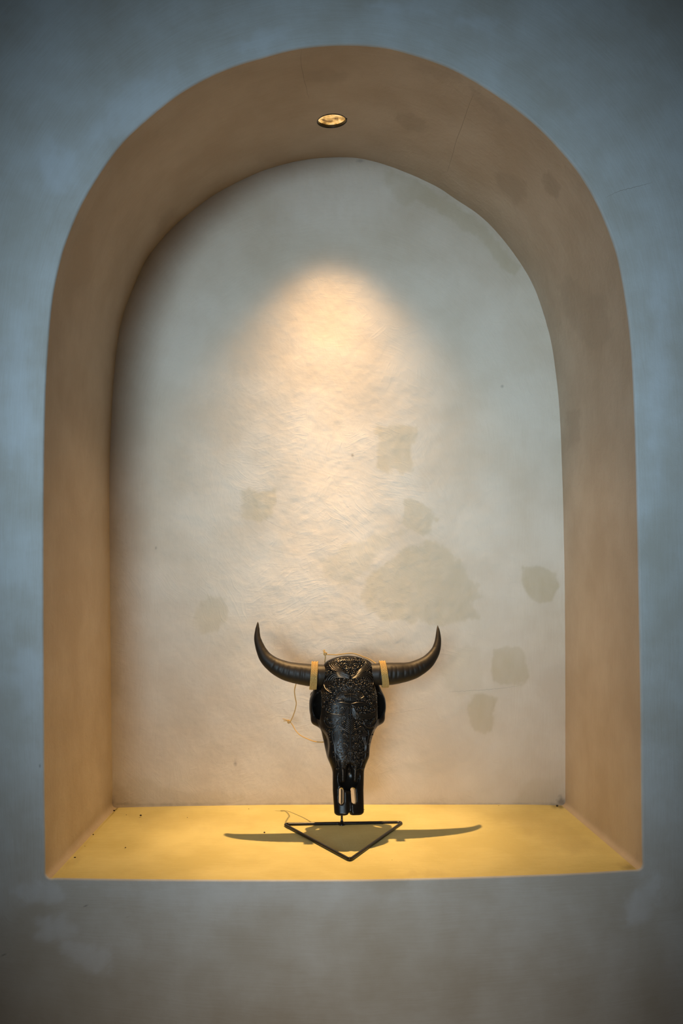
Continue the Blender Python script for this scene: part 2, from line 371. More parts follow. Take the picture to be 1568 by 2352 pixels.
# ---- reveal (jambs + curved soffit) and sill: loft of front outline to back outline
R = 0.005                                     # rounded arris
ND = 90
ts = np.linspace(0, 1, ND)
L_ = []
for t in ts:
    V = Fw*(1-t)+Bw*t
    V[:, 1] = R+(BACK_Y+.002-R)*t
    L_.append(V)
L_ = np.array(L_)                              # ND x NT x 3
def loft(name, cols, mat, patches, seed):
    G = L_[:, cols]; nd, nc = G.shape[:2]
    i = np.arange(nd-1)[:, None]; j = np.arange(nc-1)[None, :]
    q = np.stack([i*nc+j, (i+1)*nc+j, (i+1)*nc+j+1, i*nc+j+1], -1).reshape(-1, 4)
    V = G.reshape(-1, 3)
    me = mesh_np(name, V, q); P = project(V)
    arc = np.r_[0, np.cumsum(np.linalg.norm(np.diff(G[0], axis=0), axis=1))]
    uv = np.stack([np.repeat(ts*BACK_Y, nc), np.tile(arc, nd)], 1)
    set_uv(me, uv); set_attr(me, 'patch', mask(P, patches, seed)); set_attr(me, 'pale', np.zeros(len(V)))
    return link(name, me, mat), P
rev_cols = np.r_[np.arange(NT-(NC-2), NT), np.arange(0, NA+NC-2)]
sill_cols = np.r_[np.arange(NA+NC-3, NT-(NC-2)+1)]
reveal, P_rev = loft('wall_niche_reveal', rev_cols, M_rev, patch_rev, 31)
set_attr(reveal.data, 'dirt', np.zeros(len(reveal.data.vertices)))
tag(reveal, 'tan plaster jambs and curved soffit of the arched niche', 'wall', kind='structure')
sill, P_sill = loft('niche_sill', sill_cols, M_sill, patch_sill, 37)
def smudges(P, lst):
    out = np.zeros(len(P))
    for x, y, rx, ry, s in lst:
        d = np.hypot((P[:, 0]-x)/rx, (P[:, 1]-y)/ry)+(fbm(P[:, 0]/7, P[:, 1]/7, 77)-.47)*1.2
        out = np.maximum(out, s*np.clip(1.3-d, 0, 1))
    return out
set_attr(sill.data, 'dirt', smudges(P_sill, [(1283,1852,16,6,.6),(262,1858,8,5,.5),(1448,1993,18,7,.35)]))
tag(sill, 'ochre plaster sill at the foot of the niche lit by the downlight', 'sill', kind='structure')

# ---- back of the niche: fine grid a little larger than the outline
xs = np.linspace(Bw[:, 0].min()-.02, Bw[:, 0].max()+.02, 470); zs = np.linspace(Bw[:, 2].min()-.012, Bw[:, 2].max()+.02, 660)
X, Z = np.meshgrid(xs, zs)
Pb = np.stack([X.ravel(), np.full(X.size, BACK_Y), Z.ravel()], 1)
pb = project(Pb)
rel = (fbm(X.ravel()*14, Z.ravel()*14, 3)-.47)*.004+(fbm(X.ravel()*60, Z.ravel()*60, 8)-.47)*.0012
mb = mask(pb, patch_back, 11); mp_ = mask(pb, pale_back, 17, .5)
BREL = rel.copy(); Pb[:, 1] = BACK_Y+rel+mb*.0008*(fbm(X.ravel()*200, Z.ravel()*200, 5)-.3)
nx, nz = len(xs), len(zs)
i = np.arange(nz-1)[:, None]; j = np.arange(nx-1)[None, :]
q = np.stack([i*nx+j, i*nx+j+1, (i+1)*nx+j+1, (i+1)*nx+j], -1).reshape(-1, 4)
me = mesh_np('wall_niche_back', Pb, q)
cx_, cz_ = (770-VPX)/1000/.758, EYE_Z+(VPY-1000)/1000/.758
dx = X.ravel()-cx_; dz = np.maximum(Z.ravel()-cz_, 0)
rad = np.hypot(dx, dz); ang = np.where(dz > 0, np.arctan2(dz, np.abs(dx)+1e-6)*.5, Z.ravel()-cz_)+.31*X.ravel()+.2*Z.ravel()
swirl = (fbm(X.ravel()*2.2, Z.ravel()*2.2, 41)-.47)
edge = np.clip((rad-.33)/.2, 0, 1)             # strokes follow the arch near the rim, wander in the middle
u_ = rad*edge+(1-edge)*(dx*(.25+swirl)+(Z.ravel()-cz_)*(.55-swirl*.7))
set_uv(me, np.stack([u_, ang], 1))
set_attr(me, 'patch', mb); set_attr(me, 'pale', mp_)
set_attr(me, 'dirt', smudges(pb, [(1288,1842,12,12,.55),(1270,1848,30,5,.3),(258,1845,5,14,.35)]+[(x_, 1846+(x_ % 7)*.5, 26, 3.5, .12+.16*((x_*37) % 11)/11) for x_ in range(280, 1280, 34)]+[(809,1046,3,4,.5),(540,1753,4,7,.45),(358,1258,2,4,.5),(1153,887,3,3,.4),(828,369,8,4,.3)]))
back = link('wall_niche_back', me, M_back)
tag(back, 'cream trowelled plaster back of the niche with repair patches', 'wall', kind='structure')

# ---- wall face around the niche: rings from the outline outward
ctr = np.array([Fw[:, 0].mean(), 0, 1.45])
c2 = Fw[:, [0, 2]]; tang = np.roll(c2, -1, 0)-np.roll(c2, 1, 0); nrm = np.stack([tang[:, 1], -tang[:, 0]], 1)
nrm /= np.linalg.norm(nrm, axis=1)[:, None]
if ((c2-c2.mean(0))*nrm).sum() < 0: nrm = -nrm
for _ in range(6): nrm = (np.roll(nrm, 1, 0)+nrm*2+np.roll(nrm, -1, 0)); nrm /= np.linalg.norm(nrm, axis=1)[:, None]
rings = []
for a in np.linspace(0, math.pi/2, 5):
    o_ = R*(1-math.cos(a)); y_ = R*(1-math.sin(a)); p = c2+nrm*o_
    rings.append(np.stack([p[:, 0], np.full(NT, y_), p[:, 1]], 1))
XW, ZT = 3.2, 3.4
inner = c2+nrm*R
# end points: cast from the niche centre to the wall's rectangle (0..ZT high, +-XW wide)
cc = np.array([0.05, 1.55]); dirs = inner-cc
tx = np.where(dirs[:, 0] > 0, (XW-cc[0])/np.maximum(dirs[:, 0], 1e-6), (-XW-cc[0])/np.minimum(dirs[:, 0], -1e-6))
tz = np.where(dirs[:, 1] > 0, (ZT-cc[1])/np.maximum(dirs[:, 1], 1e-6), (-cc[1])/np.minimum(dirs[:, 1], -1e-6))
outer = cc+dirs*np.minimum(tx, tz)[:, None]
NR = 150; ss = np.linspace(0, 1, NR+1)[1:]**1.6
for s in ss:
    p = inner*(1-s)+outer*s; rings.append(np.stack([p[:, 0], np.zeros(NT), p[:, 1]], 1))
G = np.array(rings); nr = len(G)
V = G.reshape(-1, 3); V[5*NT:, 1] += (fbm(V[5*NT:, 0]*5, V[5*NT:, 2]*5, 51)-.47)*.004*np.clip(np.repeat(np.arange(nr-5), NT)/12, 0, 1)
i = np.arange(nr-1)[:, None]; j = np.arange(NT)[None, :]; j2 = (j+1) % NT
q = np.stack([i*NT+j, i*NT+j2, (i+1)*NT+j2, (i+1)*NT+j], -1).reshape(-1, 4)
me = mesh_np('wall_front', V, q); pf = project(V)
arc = np.r_[0, np.cumsum(np.linalg.norm(np.diff(c2, axis=0), axis=1))]
off = np.linalg.norm(G[:, :, [0, 2]]-c2[None], axis=2).ravel()
set_uv(me, np.stack([off, np.tile(arc, nr)], 1))
set_attr(me, 'patch', mask(pf, patch_front, 61, .45)); set_attr(me, 'pale', mask(pf, pale_front, 67, .32)); set_attr(me, 'dirt', smudges(pf, [(92,1760,3,3,.6),(197,2081,3,3,.6),(292,2105,2,2,.5),(9,2194,3,3,.5)]))
wall = link('wall_front', me, M_front)
tag(wall, 'grey-blue plaster wall face around the arched niche', 'wall', kind='structure')

def plane(name, x0, x1, y0, y1, z, mat, label, cat):
    me = mesh_np(name, [(x0, y0, z), (x1, y0, z), (x1, y1, z), (x0, y1, z)], [(0, 1, 2, 3)])
    return tag(link(name, me, mat, smooth=False), label, cat, kind='structure')
plane('floor', -XW, XW, -5, 0.0, 0, M_floor, 'grey floor of the room in front of the wall', 'floor')
plane('ceiling', -XW, XW, -5, 0.0, ZT, M_ceil, 'grey ceiling of the room above the wall', 'ceiling')

# hairline cracks and scratches in the plaster
def hairline(name, pts, depth, width, parent, amp=1.5, seed=0):
    r = random.Random(seed); P = resample(catmull(pts, 8), 40)
    P[:, 1] += [r.uniform(-amp, amp) for _ in P]; P[:, 0] += [r.uniform(-amp, amp)*.5 for _ in P]
    W = to_w(P, depth); rr = np.sin(np.linspace(.05, math.pi-.05, 40))**.4*width/2
    if parent is back:
        jx = np.clip(np.searchsorted(xs, W[:, 0]), 0, nx-1); jz = np.clip(np.searchsorted(zs, W[:, 2]), 0, nz-1); W[:, 1] = BACK_Y+BREL[jz*nx+jx]+width*.15
    else:
        W[:, 1] = (fbm(W[:, 0]*5, W[:, 2]*5, 51)-.47)*.004
    m = MB(); m.tube(W, rr, 5); return m.build(name, M_crack, parent)
hairline('crack', [(1388,455),(1420,440),(1450,432),(1475,426),(1497,419)], 0, .0007, wall, 1.0, 1)
hairline('crack', [(1020,1590),(1080,1586),(1130,1583),(1200,1574)], BACK_Y, .0007, back, .8, 3)
hairline('crack', [(888,1640),(915,1637),(950,1631),(990,1626)], BACK_Y, .0006, back, .6, 4)

def reveal_line(pts, width, seed):
    r = random.Random(seed); Q = resample(catmull(pts, 8), 30); LP = project(L_[:, :NA].reshape(-1, 3)); out = []
    flat = L_[:, :NA].reshape(-1, 3)
    for p in Q:
        dd = ((LP-p)**2).sum(1); k = np.argsort(dd)[:4]; wgt = 1/(dd[k]+.3); out.append((flat[k]*wgt[:, None]).sum(0)/wgt.sum())
    out = np.array(out); sm_ = out.copy(); sm_[1:-1] = (out[:-2]+out[1:-1]*2+out[2:])/4
    m = MB(); m.tube(sm_, np.sin(np.linspace(.05, math.pi-.05, 30))**.4*width/2, 5); m.build('crack', M_crack, reveal)
reveal_line([(1088,215),(1070,262),(1050,315),(1038,355),(1028,395)], .0009, 1)
reveal_line([(692,112),(692,150),(700,190),(709,226)], .0008, 2)

# specks of dirt lying on the sill
def sill_depth(py): q_ = (py-VPY)/1000; return (.677-q_)/(q_/CAM_D+.0198)
m = MB()
for x, y, s in [(323,1873,3.2),(214,1917,2.0),(288,1947,1.8),(1188,1938,2.6),(607,1912,2.4),(430,1878,1.2),(900,1976,1.3),(958,1894,1.2),(290,1872,1.2),(1145,1851,1.4),(262,1862,3.0),(1279,1851,3.4),(172,1970,2.6),(836,1860,1.2),(571,1858,1.2),(1446,1992,2.4),(195,1944,1.0)]:
    d = sill_depth(y+1); c = at(x, y, d)
    rr = np.random.RandomState(int(x)); m.blob((c.x, c.y, c.z+.0004), (s*.0011, s*.0009, s*.0007), 7, 4)
specks = m.build('dirt_specks', M_speck, sill); tag(specks, 'dark specks of dirt scattered over the sill', kind='stuff')

# ------------------------------------------------------------------ recessed downlight in the soffit
LD = .374; lc = at(762.5, 276.5, LD)
# soffit normal there, from the loft
ii = np.argmin(np.linalg.norm(L_[:, :NA]-np.array(lc), axis=2)); ri, ci = divmod(ii, NA)
ta = L_[ri, ci+4]-L_[ri, ci-4]; tb = L_[ri+3, ci]-L_[ri-3, ci]; nn = np.cross(ta, tb); nn /= np.linalg.norm(nn)
if nn[2] > 0: nn = -nn
surf = L_[ri, ci]
zc = Vector(surf)+Vector(nn)*(-((Vector(surf)-lc).dot(Vector(nn)))*0)
Mz = Vector((nn[0], nn[1], nn[2])).to_track_quat('Z', 'Y').to_matrix()
lamp = empty('downlight', tuple(surf), 'round recessed downlight with a thin black rim glowing gold in the soffit', 'lamp')
def lathe_obj(name, prof, mat, seg=56):
    m = MB(); m.lathe(prof, np.array(surf), Mz, seg); return m.build(name, mat, lamp)
# open a round hole in the soffit: drop the faces inside it and draw its edge vertices onto the circle
HR = .0398
def punch(o, c, axis, r):
    me = o.data; n = len(me.vertices); co = np.zeros(n*3, np.float32); me.vertices.foreach_get('co', co); co = co.reshape(-1, 3).astype(float)
    d_ = co-np.array(c); hgt = d_@axis; rad_ = d_-hgt[:, None]*axis; dist = np.linalg.norm(rad_, axis=1)
    inside = (dist < r) & (np.abs(hgt) < .05)
    kill = [p.index for p in me.polygons if all(inside[v] for v in p.vertices)]
    push = np.where(inside)[0]; co[push] += rad_[push]/(dist[push][:, None]+1e-9)*(r-dist[push])[:, None]
    me.vertices.foreach_set('co', co.astype(np.float32).ravel()); import bmesh
    bm = bmesh.new(); bm.from_mesh(me); bm.faces.ensure_lookup_table()
    bmesh.ops.delete(bm, geom=[bm.faces[k] for k in kill], context='FACES'); bm.to_mesh(me); bm.free(); me.update()
punch(reveal, surf, np.array(nn), HR)
lathe_obj('trim_ring', [(.0385, -.0075), (.0385, -.001), (.0388, .0012), (.0398, .0016), (.0412, .0012), (.0416, -.0006)], M_trim)
mg, nt, b = new_mat('dark_housing'); b.inputs['Base Color'].default_value = (.02, .018, .015, 1); b.inputs['Roughness'].default_value = .5
lathe_obj('housing', [(.0386, -.006), (.0386, -.03), (.0005, -.03)], mg)
ml, nt, b = new_mat('lamp_lens'); N = nt.nodes; L = nt.links
tc = N.new('ShaderNodeTexCoord'); no = N.new('ShaderNodeTexNoise'); no.inputs['Scale'].default_value = 45; no.inputs['Detail'].default_value = 6; no.inputs['Distortion'].default_value = .6
L.new(tc.outputs['Object'], no.inputs['Vector'])
rp = N.new('ShaderNodeValToRGB'); rp.color_ramp.elements[0].position = .33; rp.color_ramp.elements[0].color = (.16, .075, .018, 1)
rp.color_ramp.elements[1].position = .72; rp.color_ramp.elements[1].color = (1, .72, .36, 1)
e = rp.color_ramp.elements.new(.5); e.color = (.75, .42, .12, 1)
L.new(no.outputs['Fac'], rp.inputs['Fac']); L.new(rp.outputs['Color'], b.inputs['Emission Color']); b.inputs['Emission Strength'].default_value = 1.25
b.inputs['Base Color'].default_value = (.1, .06, .02, 1); b.inputs['Roughness'].default_value = .2
m = MB(); m.lathe([(.0005, -.0078), (.012, -.0076), (.022, -.0074), (.0384, -.0070)], np.array(surf), Mz, 56); m.build('lens', ml, lamp)
m = MB()
for k in (math.pi-.12,):
    a = k; p = np.array(Mz)@np.array([.0410*math.cos(a), .0410*math.sin(a), .001])+surf; m.blob(p, .0028, 10, 6)
m.build('spring_clip', M_trim, lamp)
sl = bpy.data.lights.new('downlight_beam', 'SPOT'); sl.energy = 208; sl.color = (1.0, .60, .25); sl.spot_size = math.radians(100); sl.spot_blend = .1; sl.shadow_soft_size = .012
# beam profile of the lamp: bright core, soft shoulders, cut off by the rim
sl.use_nodes = True; nt = sl.node_tree; N = nt.nodes; L = nt.links; em = N['Emission']
tc = N.new('ShaderNodeTexCoord'); sp = N.new('ShaderNodeSeparateXYZ'); ab = N.new('ShaderNodeMath'); ab.operation = 'ABSOLUTE'; ac = N.new('ShaderNodeMath'); ac.operation = 'ARCCOSINE'
L.new(tc.outputs['Normal'], sp.inputs[0]); L.new(sp.outputs['Z'], ab.inputs[0]); L.new(ab.outputs[0], ac.inputs[0])
fc = N.new('ShaderNodeMapRange'); fc.inputs['From Max'].default_value = math.radians(50); L.new(ac.outputs[0], fc.inputs['Value'])
rp = N.new('ShaderNodeValToRGB'); cr = rp.color_ramp; cr.interpolation = 'B_SPLINE'
for k, (dg, val) in enumerate([(0, 1.0), (8, 1.0), (12.6, .78), (15.7, .47), (20, .28), (25, .20), (28.5, .13), (31, .095), (35, .045), (38, .014), (41, .002), (45, 0.0)]):
    e = cr.elements[k] if k < 1 else cr.elements.new(dg/50.0)
    e.position = dg/50.0; e.color = (val, val, val, 1)
cr.elements[-1].color = (0, 0, 0, 1)
L.new(fc.outputs['Result'], rp.inputs['Fac']); L.new(rp.outputs['Color'], em.inputs['Strength'])
so = bpy.data.objects.new('downlight_beam', sl); COL.objects.link(so); so.location = Vector(surf)+Vector((0, 0, -.016)); so.rotation_euler = (0, 0, 0)

# ------------------------------------------------------------------ the skull
TILT, YAW = math.radians(17), math.radians(5.5)
SO = at(801, 1690, .275)                       # point on the mid-plane of the face
u_ax = Vector((math.cos(YAW), math.sin(YAW), 0))
n_h = Vector((math.sin(YAW), -math.cos(YAW), 0))
v_ax = (n_h*math.sin(TILT)+Vector((0, 0, -math.cos(TILT)))).normalized()
w_ax = (n_h*math.cos(TILT)+Vector((0, 0, math.sin(TILT)))).normalized()
AX = np.array([u_ax, v_ax, w_ax])
def s2w(P): return np.asarray(P)@AX+np.array(SO)
def face_uv(px, py, w=0.0):
    """(u,v) in the skull frame of the point of plane w=const seen at a photo pixel"""
    c = Vector((0, -CAM_D, EYE_Z)); d = (at(px, py, 0)-c); o = SO+w_ax*w
    t = (o-c).dot(w_ax)/d.dot(w_ax); p = c+d*t-SO
    return p.dot(u_ax), p.dot(v_ax)
def vy(y, w=0.): return face_uv(801, y, w)[1]

skull = empty('bull_skull', tuple(SO+Vector((0, 0, -.2))), 'glossy black carved bull skull with upturned horns on a wire stand', 'skull')
h = .0016
gu = np.arange(-.118, .118, h); gv = np.arange(-.222, .226, h); gw = np.arange(-.150, .075, h)
U0, Vv, W = np.meshgrid(gu.astype(np.float32), gv.astype(np.float32), gw.astype(np.float32), indexing='ij')
U = U0-np.interp(gv, [-.17, .0, .14, .2], [.003, -.001, -.0075, -.007]).astype(np.float32)[None, :, None]   # the muzzle leans a little to one side
def prof(tab, smooth=7):
    ys, vals = zip(*tab); vv = np.array([vy(y) for y in ys]); r = np.interp(gv, vv, vals)
    k = np.ones(smooth)/smooth; rp_ = np.pad(r, smooth, mode='edge')
    return np.convolve(np.convolve(rp_, k, 'same'), k, 'same')[smooth:-smooth].astype(np.float32)[None, :, None]
def smin(a, b, k):
    hh = np.clip(.5+.5*(b-a)/k, 0, 1); return b+(a-b)*hh-k*hh*(1-hh)
def smax(a, b, k): return -smin(-a, -b, k)
def ell(c, r, rot=0.0):
    x = U-c[0]; y = Vv-c[1]; z = W-c[2]
    if rot:
        cr, sr = math.cos(rot), math.sin(rot); x, z = x*cr-z*sr, x*sr+z*cr
    k = np.sqrt((x/r[0])**2+(y/r[1])**2+(z/r[2])**2)
    return (k-1)*min(r)
def cap(a, b, ra, rb):
    a = np.array(a); b = np.array(b); e = b-a
    t = np.clip(((U-a[0])*e[0]+(Vv-a[1])*e[1]+(W-a[2])*e[2])/float(e@e), 0, 1)
    return np.sqrt((U-a[0]-t*e[0])**2+(Vv-a[1]-t*e[1])**2+(W-a[2]-t*e[2])**2)-(ra+(rb-ra)*t)
mm = .001*1.14                                   # one photo pixel at the skull
a_t = prof([(1490,8*mm),(1506,20*mm),(1510,32*mm),(1515,43*mm),(1522,55*mm),(1535,60*mm),(1570,61*mm),(1590,66*mm),(1615,71*mm),(1650,69*mm),(1668,64*mm),(1690,61*mm),(1715,56*mm),(1740,48*mm),(1758,40*mm),(1770,36*mm),(1800,35.5*mm),(1850,34*mm),(1900,33*mm)])
f_t = prof([(1500,.006),(1508,.016),(1520,.030),(1545,.043),(1580,.050),(1620,.048),(1660,.043),(1700,.040),(1740,.036),(1770,.029),(1800,.023),(1850,.019),(1900,.016)])
b_t = prof([(1500,.03),(1515,.075),(1540,.105),(1580,.115),(1620,.10),(1660,.075),(1700,.062),(1740,.052),(1762,.035),(1780,.022),(1850,.017),(1900,.015)], 9)
cW = np.where(W > 0, f_t, b_t)
p_ = np.where(W > 0, 2.5, 2.2).astype(np.float32)
d = (((np.abs(U)/a_t)**p_+(np.abs(W)/cW)**p_)**(1/p_)-1)*np.minimum(a_t, cW)
v_top = vy(1507.5); v_bot = vy(1873)
# dome-shaped top and rounded two-lobed bottom
d = smax(d, (v_top-Vv)+(np.abs(U)/.06)**2*.010, .006)
lobe = np.sqrt(np.maximum(0, (np.abs(U)-.019)**2))
d = smax(d, (Vv-v_bot)+np.maximum(0, lobe-.006)**2*24+np.clip(.0045-np.abs(U), 0, 1)*1.2, .005)
# brow, orbits and cheek arches
for s in (-.945, 1):
    ov = vy(1620)
    d = smin(d, ell((s*.078, ov, -.030), (.027, .046, .034), s*.35), .012)
    d = smin(d, cap((s*.080, vy(1580), -.034), (s*.086, vy(1606), -.030), .014, .016), .010)
    d = smin(d, cap((s*.088, vy(1650), -.026), (s*.066, vy(1664), -.004), .012, .010), .012)
    d = smin(d, cap((s*.092, vy(1600), -.036), (s*.088, vy(1585), -.075), .010, .009), .008)
    d = smin(d, cap((s*.088, vy(1585), -.075), (s*.055, vy(1570), -.100), .009, .012), .012)
    d = smin(d, cap((s*.045, vy(1547), -.022), (s*.072, vy(1549), -.026), .027, .026), .012)     # horn core
    d = smax(d, -ell((s*.0835, ov-.001, .000), (.0165, .0365, .036), s*.42), .003)               # eye socket
    d = smax(d, -cap((s*.0665, vy(1480), -.066), (s*.066, vy(1640), -.060), .007, .008), .004)   # gap inside the cheek arch
    # slits through the muzzle
    for y0, y1, r0, r1 in ((1817, 1839, .0052, .0046),):
        px = (782.0 if s < 0 else 810.0); cu = face_uv(px, 1828, 0)[0]
        e = np.sqrt(((U0-cu-(Vv-vy(1828))*.04*s))**2+(np.maximum(0, np.abs(Vv-vy(1828))-.0145))**2)-.0060
        d = smax(d, -e, .003)
# nasal opening with the two nose bones hanging over it
d = smax(d, -ell((0, vy(1787), .026), (.0275, .034, .026)), .004)
groove = np.maximum(np.maximum(np.abs(U)-.004, np.abs(Vv-vy(1850))-.030), -(W-.0155)); d = smax(d, -groove, .004)
for s in (-1, 1):
    d = smin(d, cap((s*.0165, vy(1752), .017), (s*.0155, vy(1793), .0155), .0150, .0062), .004)
    # hollow above the bulge of the upper jaw
    d = smax(d, -ell((s*.074, vy(1712), .012), (.020, .034, .030), 0), .010)

def surface_nets(f, org, h):
    ins = f < 0; nx, ny, nz = f.shape
    c = np.zeros((nx-1, ny-1, nz-1), np.uint8)
    offs = [(i, j, k) for i in (0, 1) for j in (0, 1) for k in (0, 1)]
    for i, j, k in offs: c += ins[i:nx-1+i, j:ny-1+j, k:nz-1+k]
    act = np.argwhere((c > 0) & (c < 8)); idx = -np.ones(c.shape, np.int32); idx[tuple(act.T)] = np.arange(len(act))
    acc = np.zeros((len(act), 3)); cnt = np.zeros(len(act))
    for a in offs:
        for ax in range(3):
            if a[ax]: continue
            bb = list(a); bb[ax] = 1
            fa = f[act[:, 0]+a[0], act[:, 1]+a[1], act[:, 2]+a[2]]; fb = f[act[:, 0]+bb[0], act[:, 1]+bb[1], act[:, 2]+bb[2]]
            m_ = (fa < 0) != (fb < 0); t = fa/np.where(m_, fa-fb, 1); p = np.tile(np.array(a, float), (len(act), 1)); p[:, ax] = t
            acc[m_] += p[m_]; cnt[m_] += 1
    verts = org+(act+acc/cnt[:, None])*h; quads = []
    for ax in range(3):
        sl0 = [slice(1, -1)]*3; sl1 = [slice(1, -1)]*3; sl0[ax] = slice(0, -1); sl1[ax] = slice(1, None)
        A = ins[tuple(sl0)]; Bb = ins[tuple(sl1)]
        for flip in (0, 1):
            e = np.argwhere((A & ~Bb) if not flip else (~A & Bb))
            if not len(e): continue
            o1, o2 = [(1, 2), (2, 0), (0, 1)][ax]
            e = e+1; e[:, ax] -= 1
            def g(d1, d2):
                z = e.copy(); z[:, o1] -= d1; z[:, o2] -= d2; return idx[z[:, 0], z[:, 1], z[:, 2]]
            qd = np.stack([g(1, 1), g(0, 1), g(0, 0), g(1, 0)], 1)
            quads.append(qd if not flip else qd[:, ::-1])
    return verts, np.vstack(quads)
sv, sq = surface_nets(d, np.array([gu[0], gv[0], gw[0]]), h)
# front height map, for laying the carving on the bone
hm = np.full((len(gu), len(gv)), -9.0); inside = d < 0
anyi = inside.any(2); last = len(gw)-1-np.argmax(inside[:, :, ::-1], axis=2); last = np.minimum(last, len(gw)-2)
I, J = np.indices(last.shape); f0 = d[I, J, last]; f1 = d[I, J, last+1]
hm = np.where(anyi, gw[last]+h*f0/np.minimum(f0-f1, -1e-9), -9.0)
del U, U0, Vv, W, cW, p_, groove
def front_w(u, v):
    x = np.clip((u-gu[0])/h, 0, len(gu)-1.001); y = np.clip((v-gv[0])/h, 0, len(gv)-1.001); i = x.astype(int); j = y.astype(int); fx = x-i; fy = y-j
    return hm[i, j]*(1-fx)*(1-fy)+hm[i+1, j]*fx*(1-fy)+hm[i, j+1]*(1-fx)*fy+hm[i+1, j+1]*fx*fy
tmp = mesh_np('cranium', s2w(sv), sq)
cran = link('cranium', tmp, M_black, skull)
sm = cran.modifiers.new('smooth', 'SMOOTH'); sm.factor = .5; sm.iterations = 4

# ---- carved relief: scrolls, beads, petals laid on the face
def cxy(y): return float(np.interp(y, [1500, 1560, 1740, 1775], [804.5, 804.5, 804.3, 802.5]))
def lay(dx, y, lift=.0012):
    """carving design coordinates (pixels right of the mid-line, photo row) -> world points on the bone"""
    dx = np.asarray(dx, float); y = np.asarray(y, float); out = []; ok = []
    uv = np.array([face_uv(cxy(b)+a, b, .034) for a, b in zip(dx, y)])
    for it in range(2):
        w = front_w(uv[:, 0], uv[:, 1]); w = np.where(w < -.03, .0, w)
        uv = np.array([face_uv(cxy(b)+a, b, float(c)) for a, b, c in zip(dx, y, w)])
    w = front_w(uv[:, 0], uv[:, 1]); good = w > -.014; jump = np.abs(np.diff(w, prepend=w[:1])); good &= jump < .0035
    return s2w(np.stack([uv[:, 0], uv[:, 1], w+lift], 1)), good
USED = []
class Carve(MB):
    def line(s, pts, r=1.25, taper=.35, n=None):
        r = r*1.12
        P = catmull(pts, 9) if len(pts) > 2 else resample(np.array(pts, float), 8)
        L_n = np.linalg.norm(np.diff(P, axis=0), axis=1).sum(); P = resample(P, max(6, int(L_n/1.6)))
        USED.extend(map(tuple, P))
        for sg in (-1, 1):
            Wp, g = lay(P[:, 0]*sg, P[:, 1])
            if g.sum() < 4: continue
            run = np.where(g)[0]; a, b_ = run[0], run[-1]+1
            if not g[a:b_].all():
                br = a+np.argmin(g[a:b_]); b_ = br
            if b_-a < 4: continue
            t = np.linspace(0, 1, len(P))[a:b_]
            s.tube(Wp[a:b_], mm*r*(taper+(1-taper)*np.sin(math.pi*np.clip(t*.9+.08, 0, 1))**.7), 6)
    def spiral(s, x, y, r, turns=1.4, a0=0., dirn=1, w=1.2, lead=None):
        t = np.linspace(0, 1, 22); a = a0+dirn*t*turns*2*math.pi; rr = r*(1-.85*t)
        pts = list(zip(x+rr*np.cos(a), y+rr*np.sin(a)))
        if lead: pts = lead+pts
        s.line(pts, w, .6)
        s.bead(x, y, 1.7)
    def bead(s, x, y, r=1.5, both=True):
        USED.append((abs(x), y))
        for sg in ((-1, 1) if both and abs(x) > .5 else (1,)):
            Wp, g = lay([x*sg], [y])
            if g[0]: s.blob(Wp[0], mm*r, 7, 5)
    def bead_row(s, pts, r=1.2, step=3.0):
        P = catmull(pts, 9); L_n = np.linalg.norm(np.diff(P, axis=0), axis=1).sum(); P = resample(P, max(2, int(L_n/step)))
        for x, y in P: s.bead(x, y, r)
    def rosette(s, x, y, r, n=8, br=1.5):
        s.bead(x, y, br*1.3)
        for k in range(n):
            a = 2*math.pi*k/n; s.bead(x+r*.5*math.cos(a), y+r*.5*math.sin(a), br)
        t = np.linspace(0, 2*math.pi*.9, 16)+1; s.line(list(zip(x+r*.85*np.cos(t), y+r*.85*np.sin(t))), 1.0, .7)
        for k in range(n+4):
            a = 2*math.pi*k/(n+4)+.2; s.bead(x+r*1.12*math.cos(a), y+r*1.12*math.sin(a), br*.7)

crown = Carve()
crown.line([(54,1534),(45,1521),(28,1513),(4,1510.5)], .9)
for k in range(5):
    e = k*3.6; crown.line([(1+k*.6,1556-k*.5),(15+e*.2,1549-e*.5),(34-e*.1,1541-e*.9),(47-e*.9,1530-e*.8),(49-e*1.3,1520-e*.45)], 1.15)
crown.spiral(9, 1516, 6.5, 1.5, 2.5, 1); crown.spiral(24, 1517, 6, 1.4, .5, -1); crown.spiral(33, 1524, 6, 1.4, 3, 1)
crown.spiral(12, 1531, 7.5, 1.6, 3.6, 1); crown.spiral(28, 1532, 5, 1.3, 0, -1)
crown.spiral(7, 1542, 6, 1.5, -.6, -1, 1.3, [(0,1553),(8,1550),(13,1545)])
crown.bead(0, 1549, 2); crown.bead(0, 1535, 1.6); crown.bead(0, 1525, 1.8); crown.bead(0, 1513, 1.6)
crown.bead_row([(18,1524),(20,1530),(18,1538)], 1.2); crown.bead_row([(38,1532),(42,1528),(44,1523)], 1.1)
crown.spiral(51, 1541, 5, 1.3, -2, 1, 1.3, [(36,1544),(44,1537)]); crown.bead_row([(53,1532),(55,1537),(57,1543)], 1.5)
for k in range(4):
    e = k*3.2; crown.line([(2,1558+k*.5),(16,1551+e*.6),(34-e*.2,1546+e),(48-e*.9,1551+e),(56-e*1.3,1563+e*.5),(57-e*1.7,1576-e*.3)], 1.15)
crown.spiral(15, 1562, 6, 1.5, -1.2, 1); crown.spiral(25, 1564, 4.5, 1.3, 2, -1)
crown.bead_row([(30,1557),(36,1561),(41,1567)], 1.6, 3.4); crown.bead_row([(36,1556),(42,1561),(45,1567)], 1.3)
crown.spiral(36, 1573, 7, 1.3, .4, 1, 1.3); crown.bead_row([(29,1579),(34,1583),(41,1581),(45,1575)], 1.4)
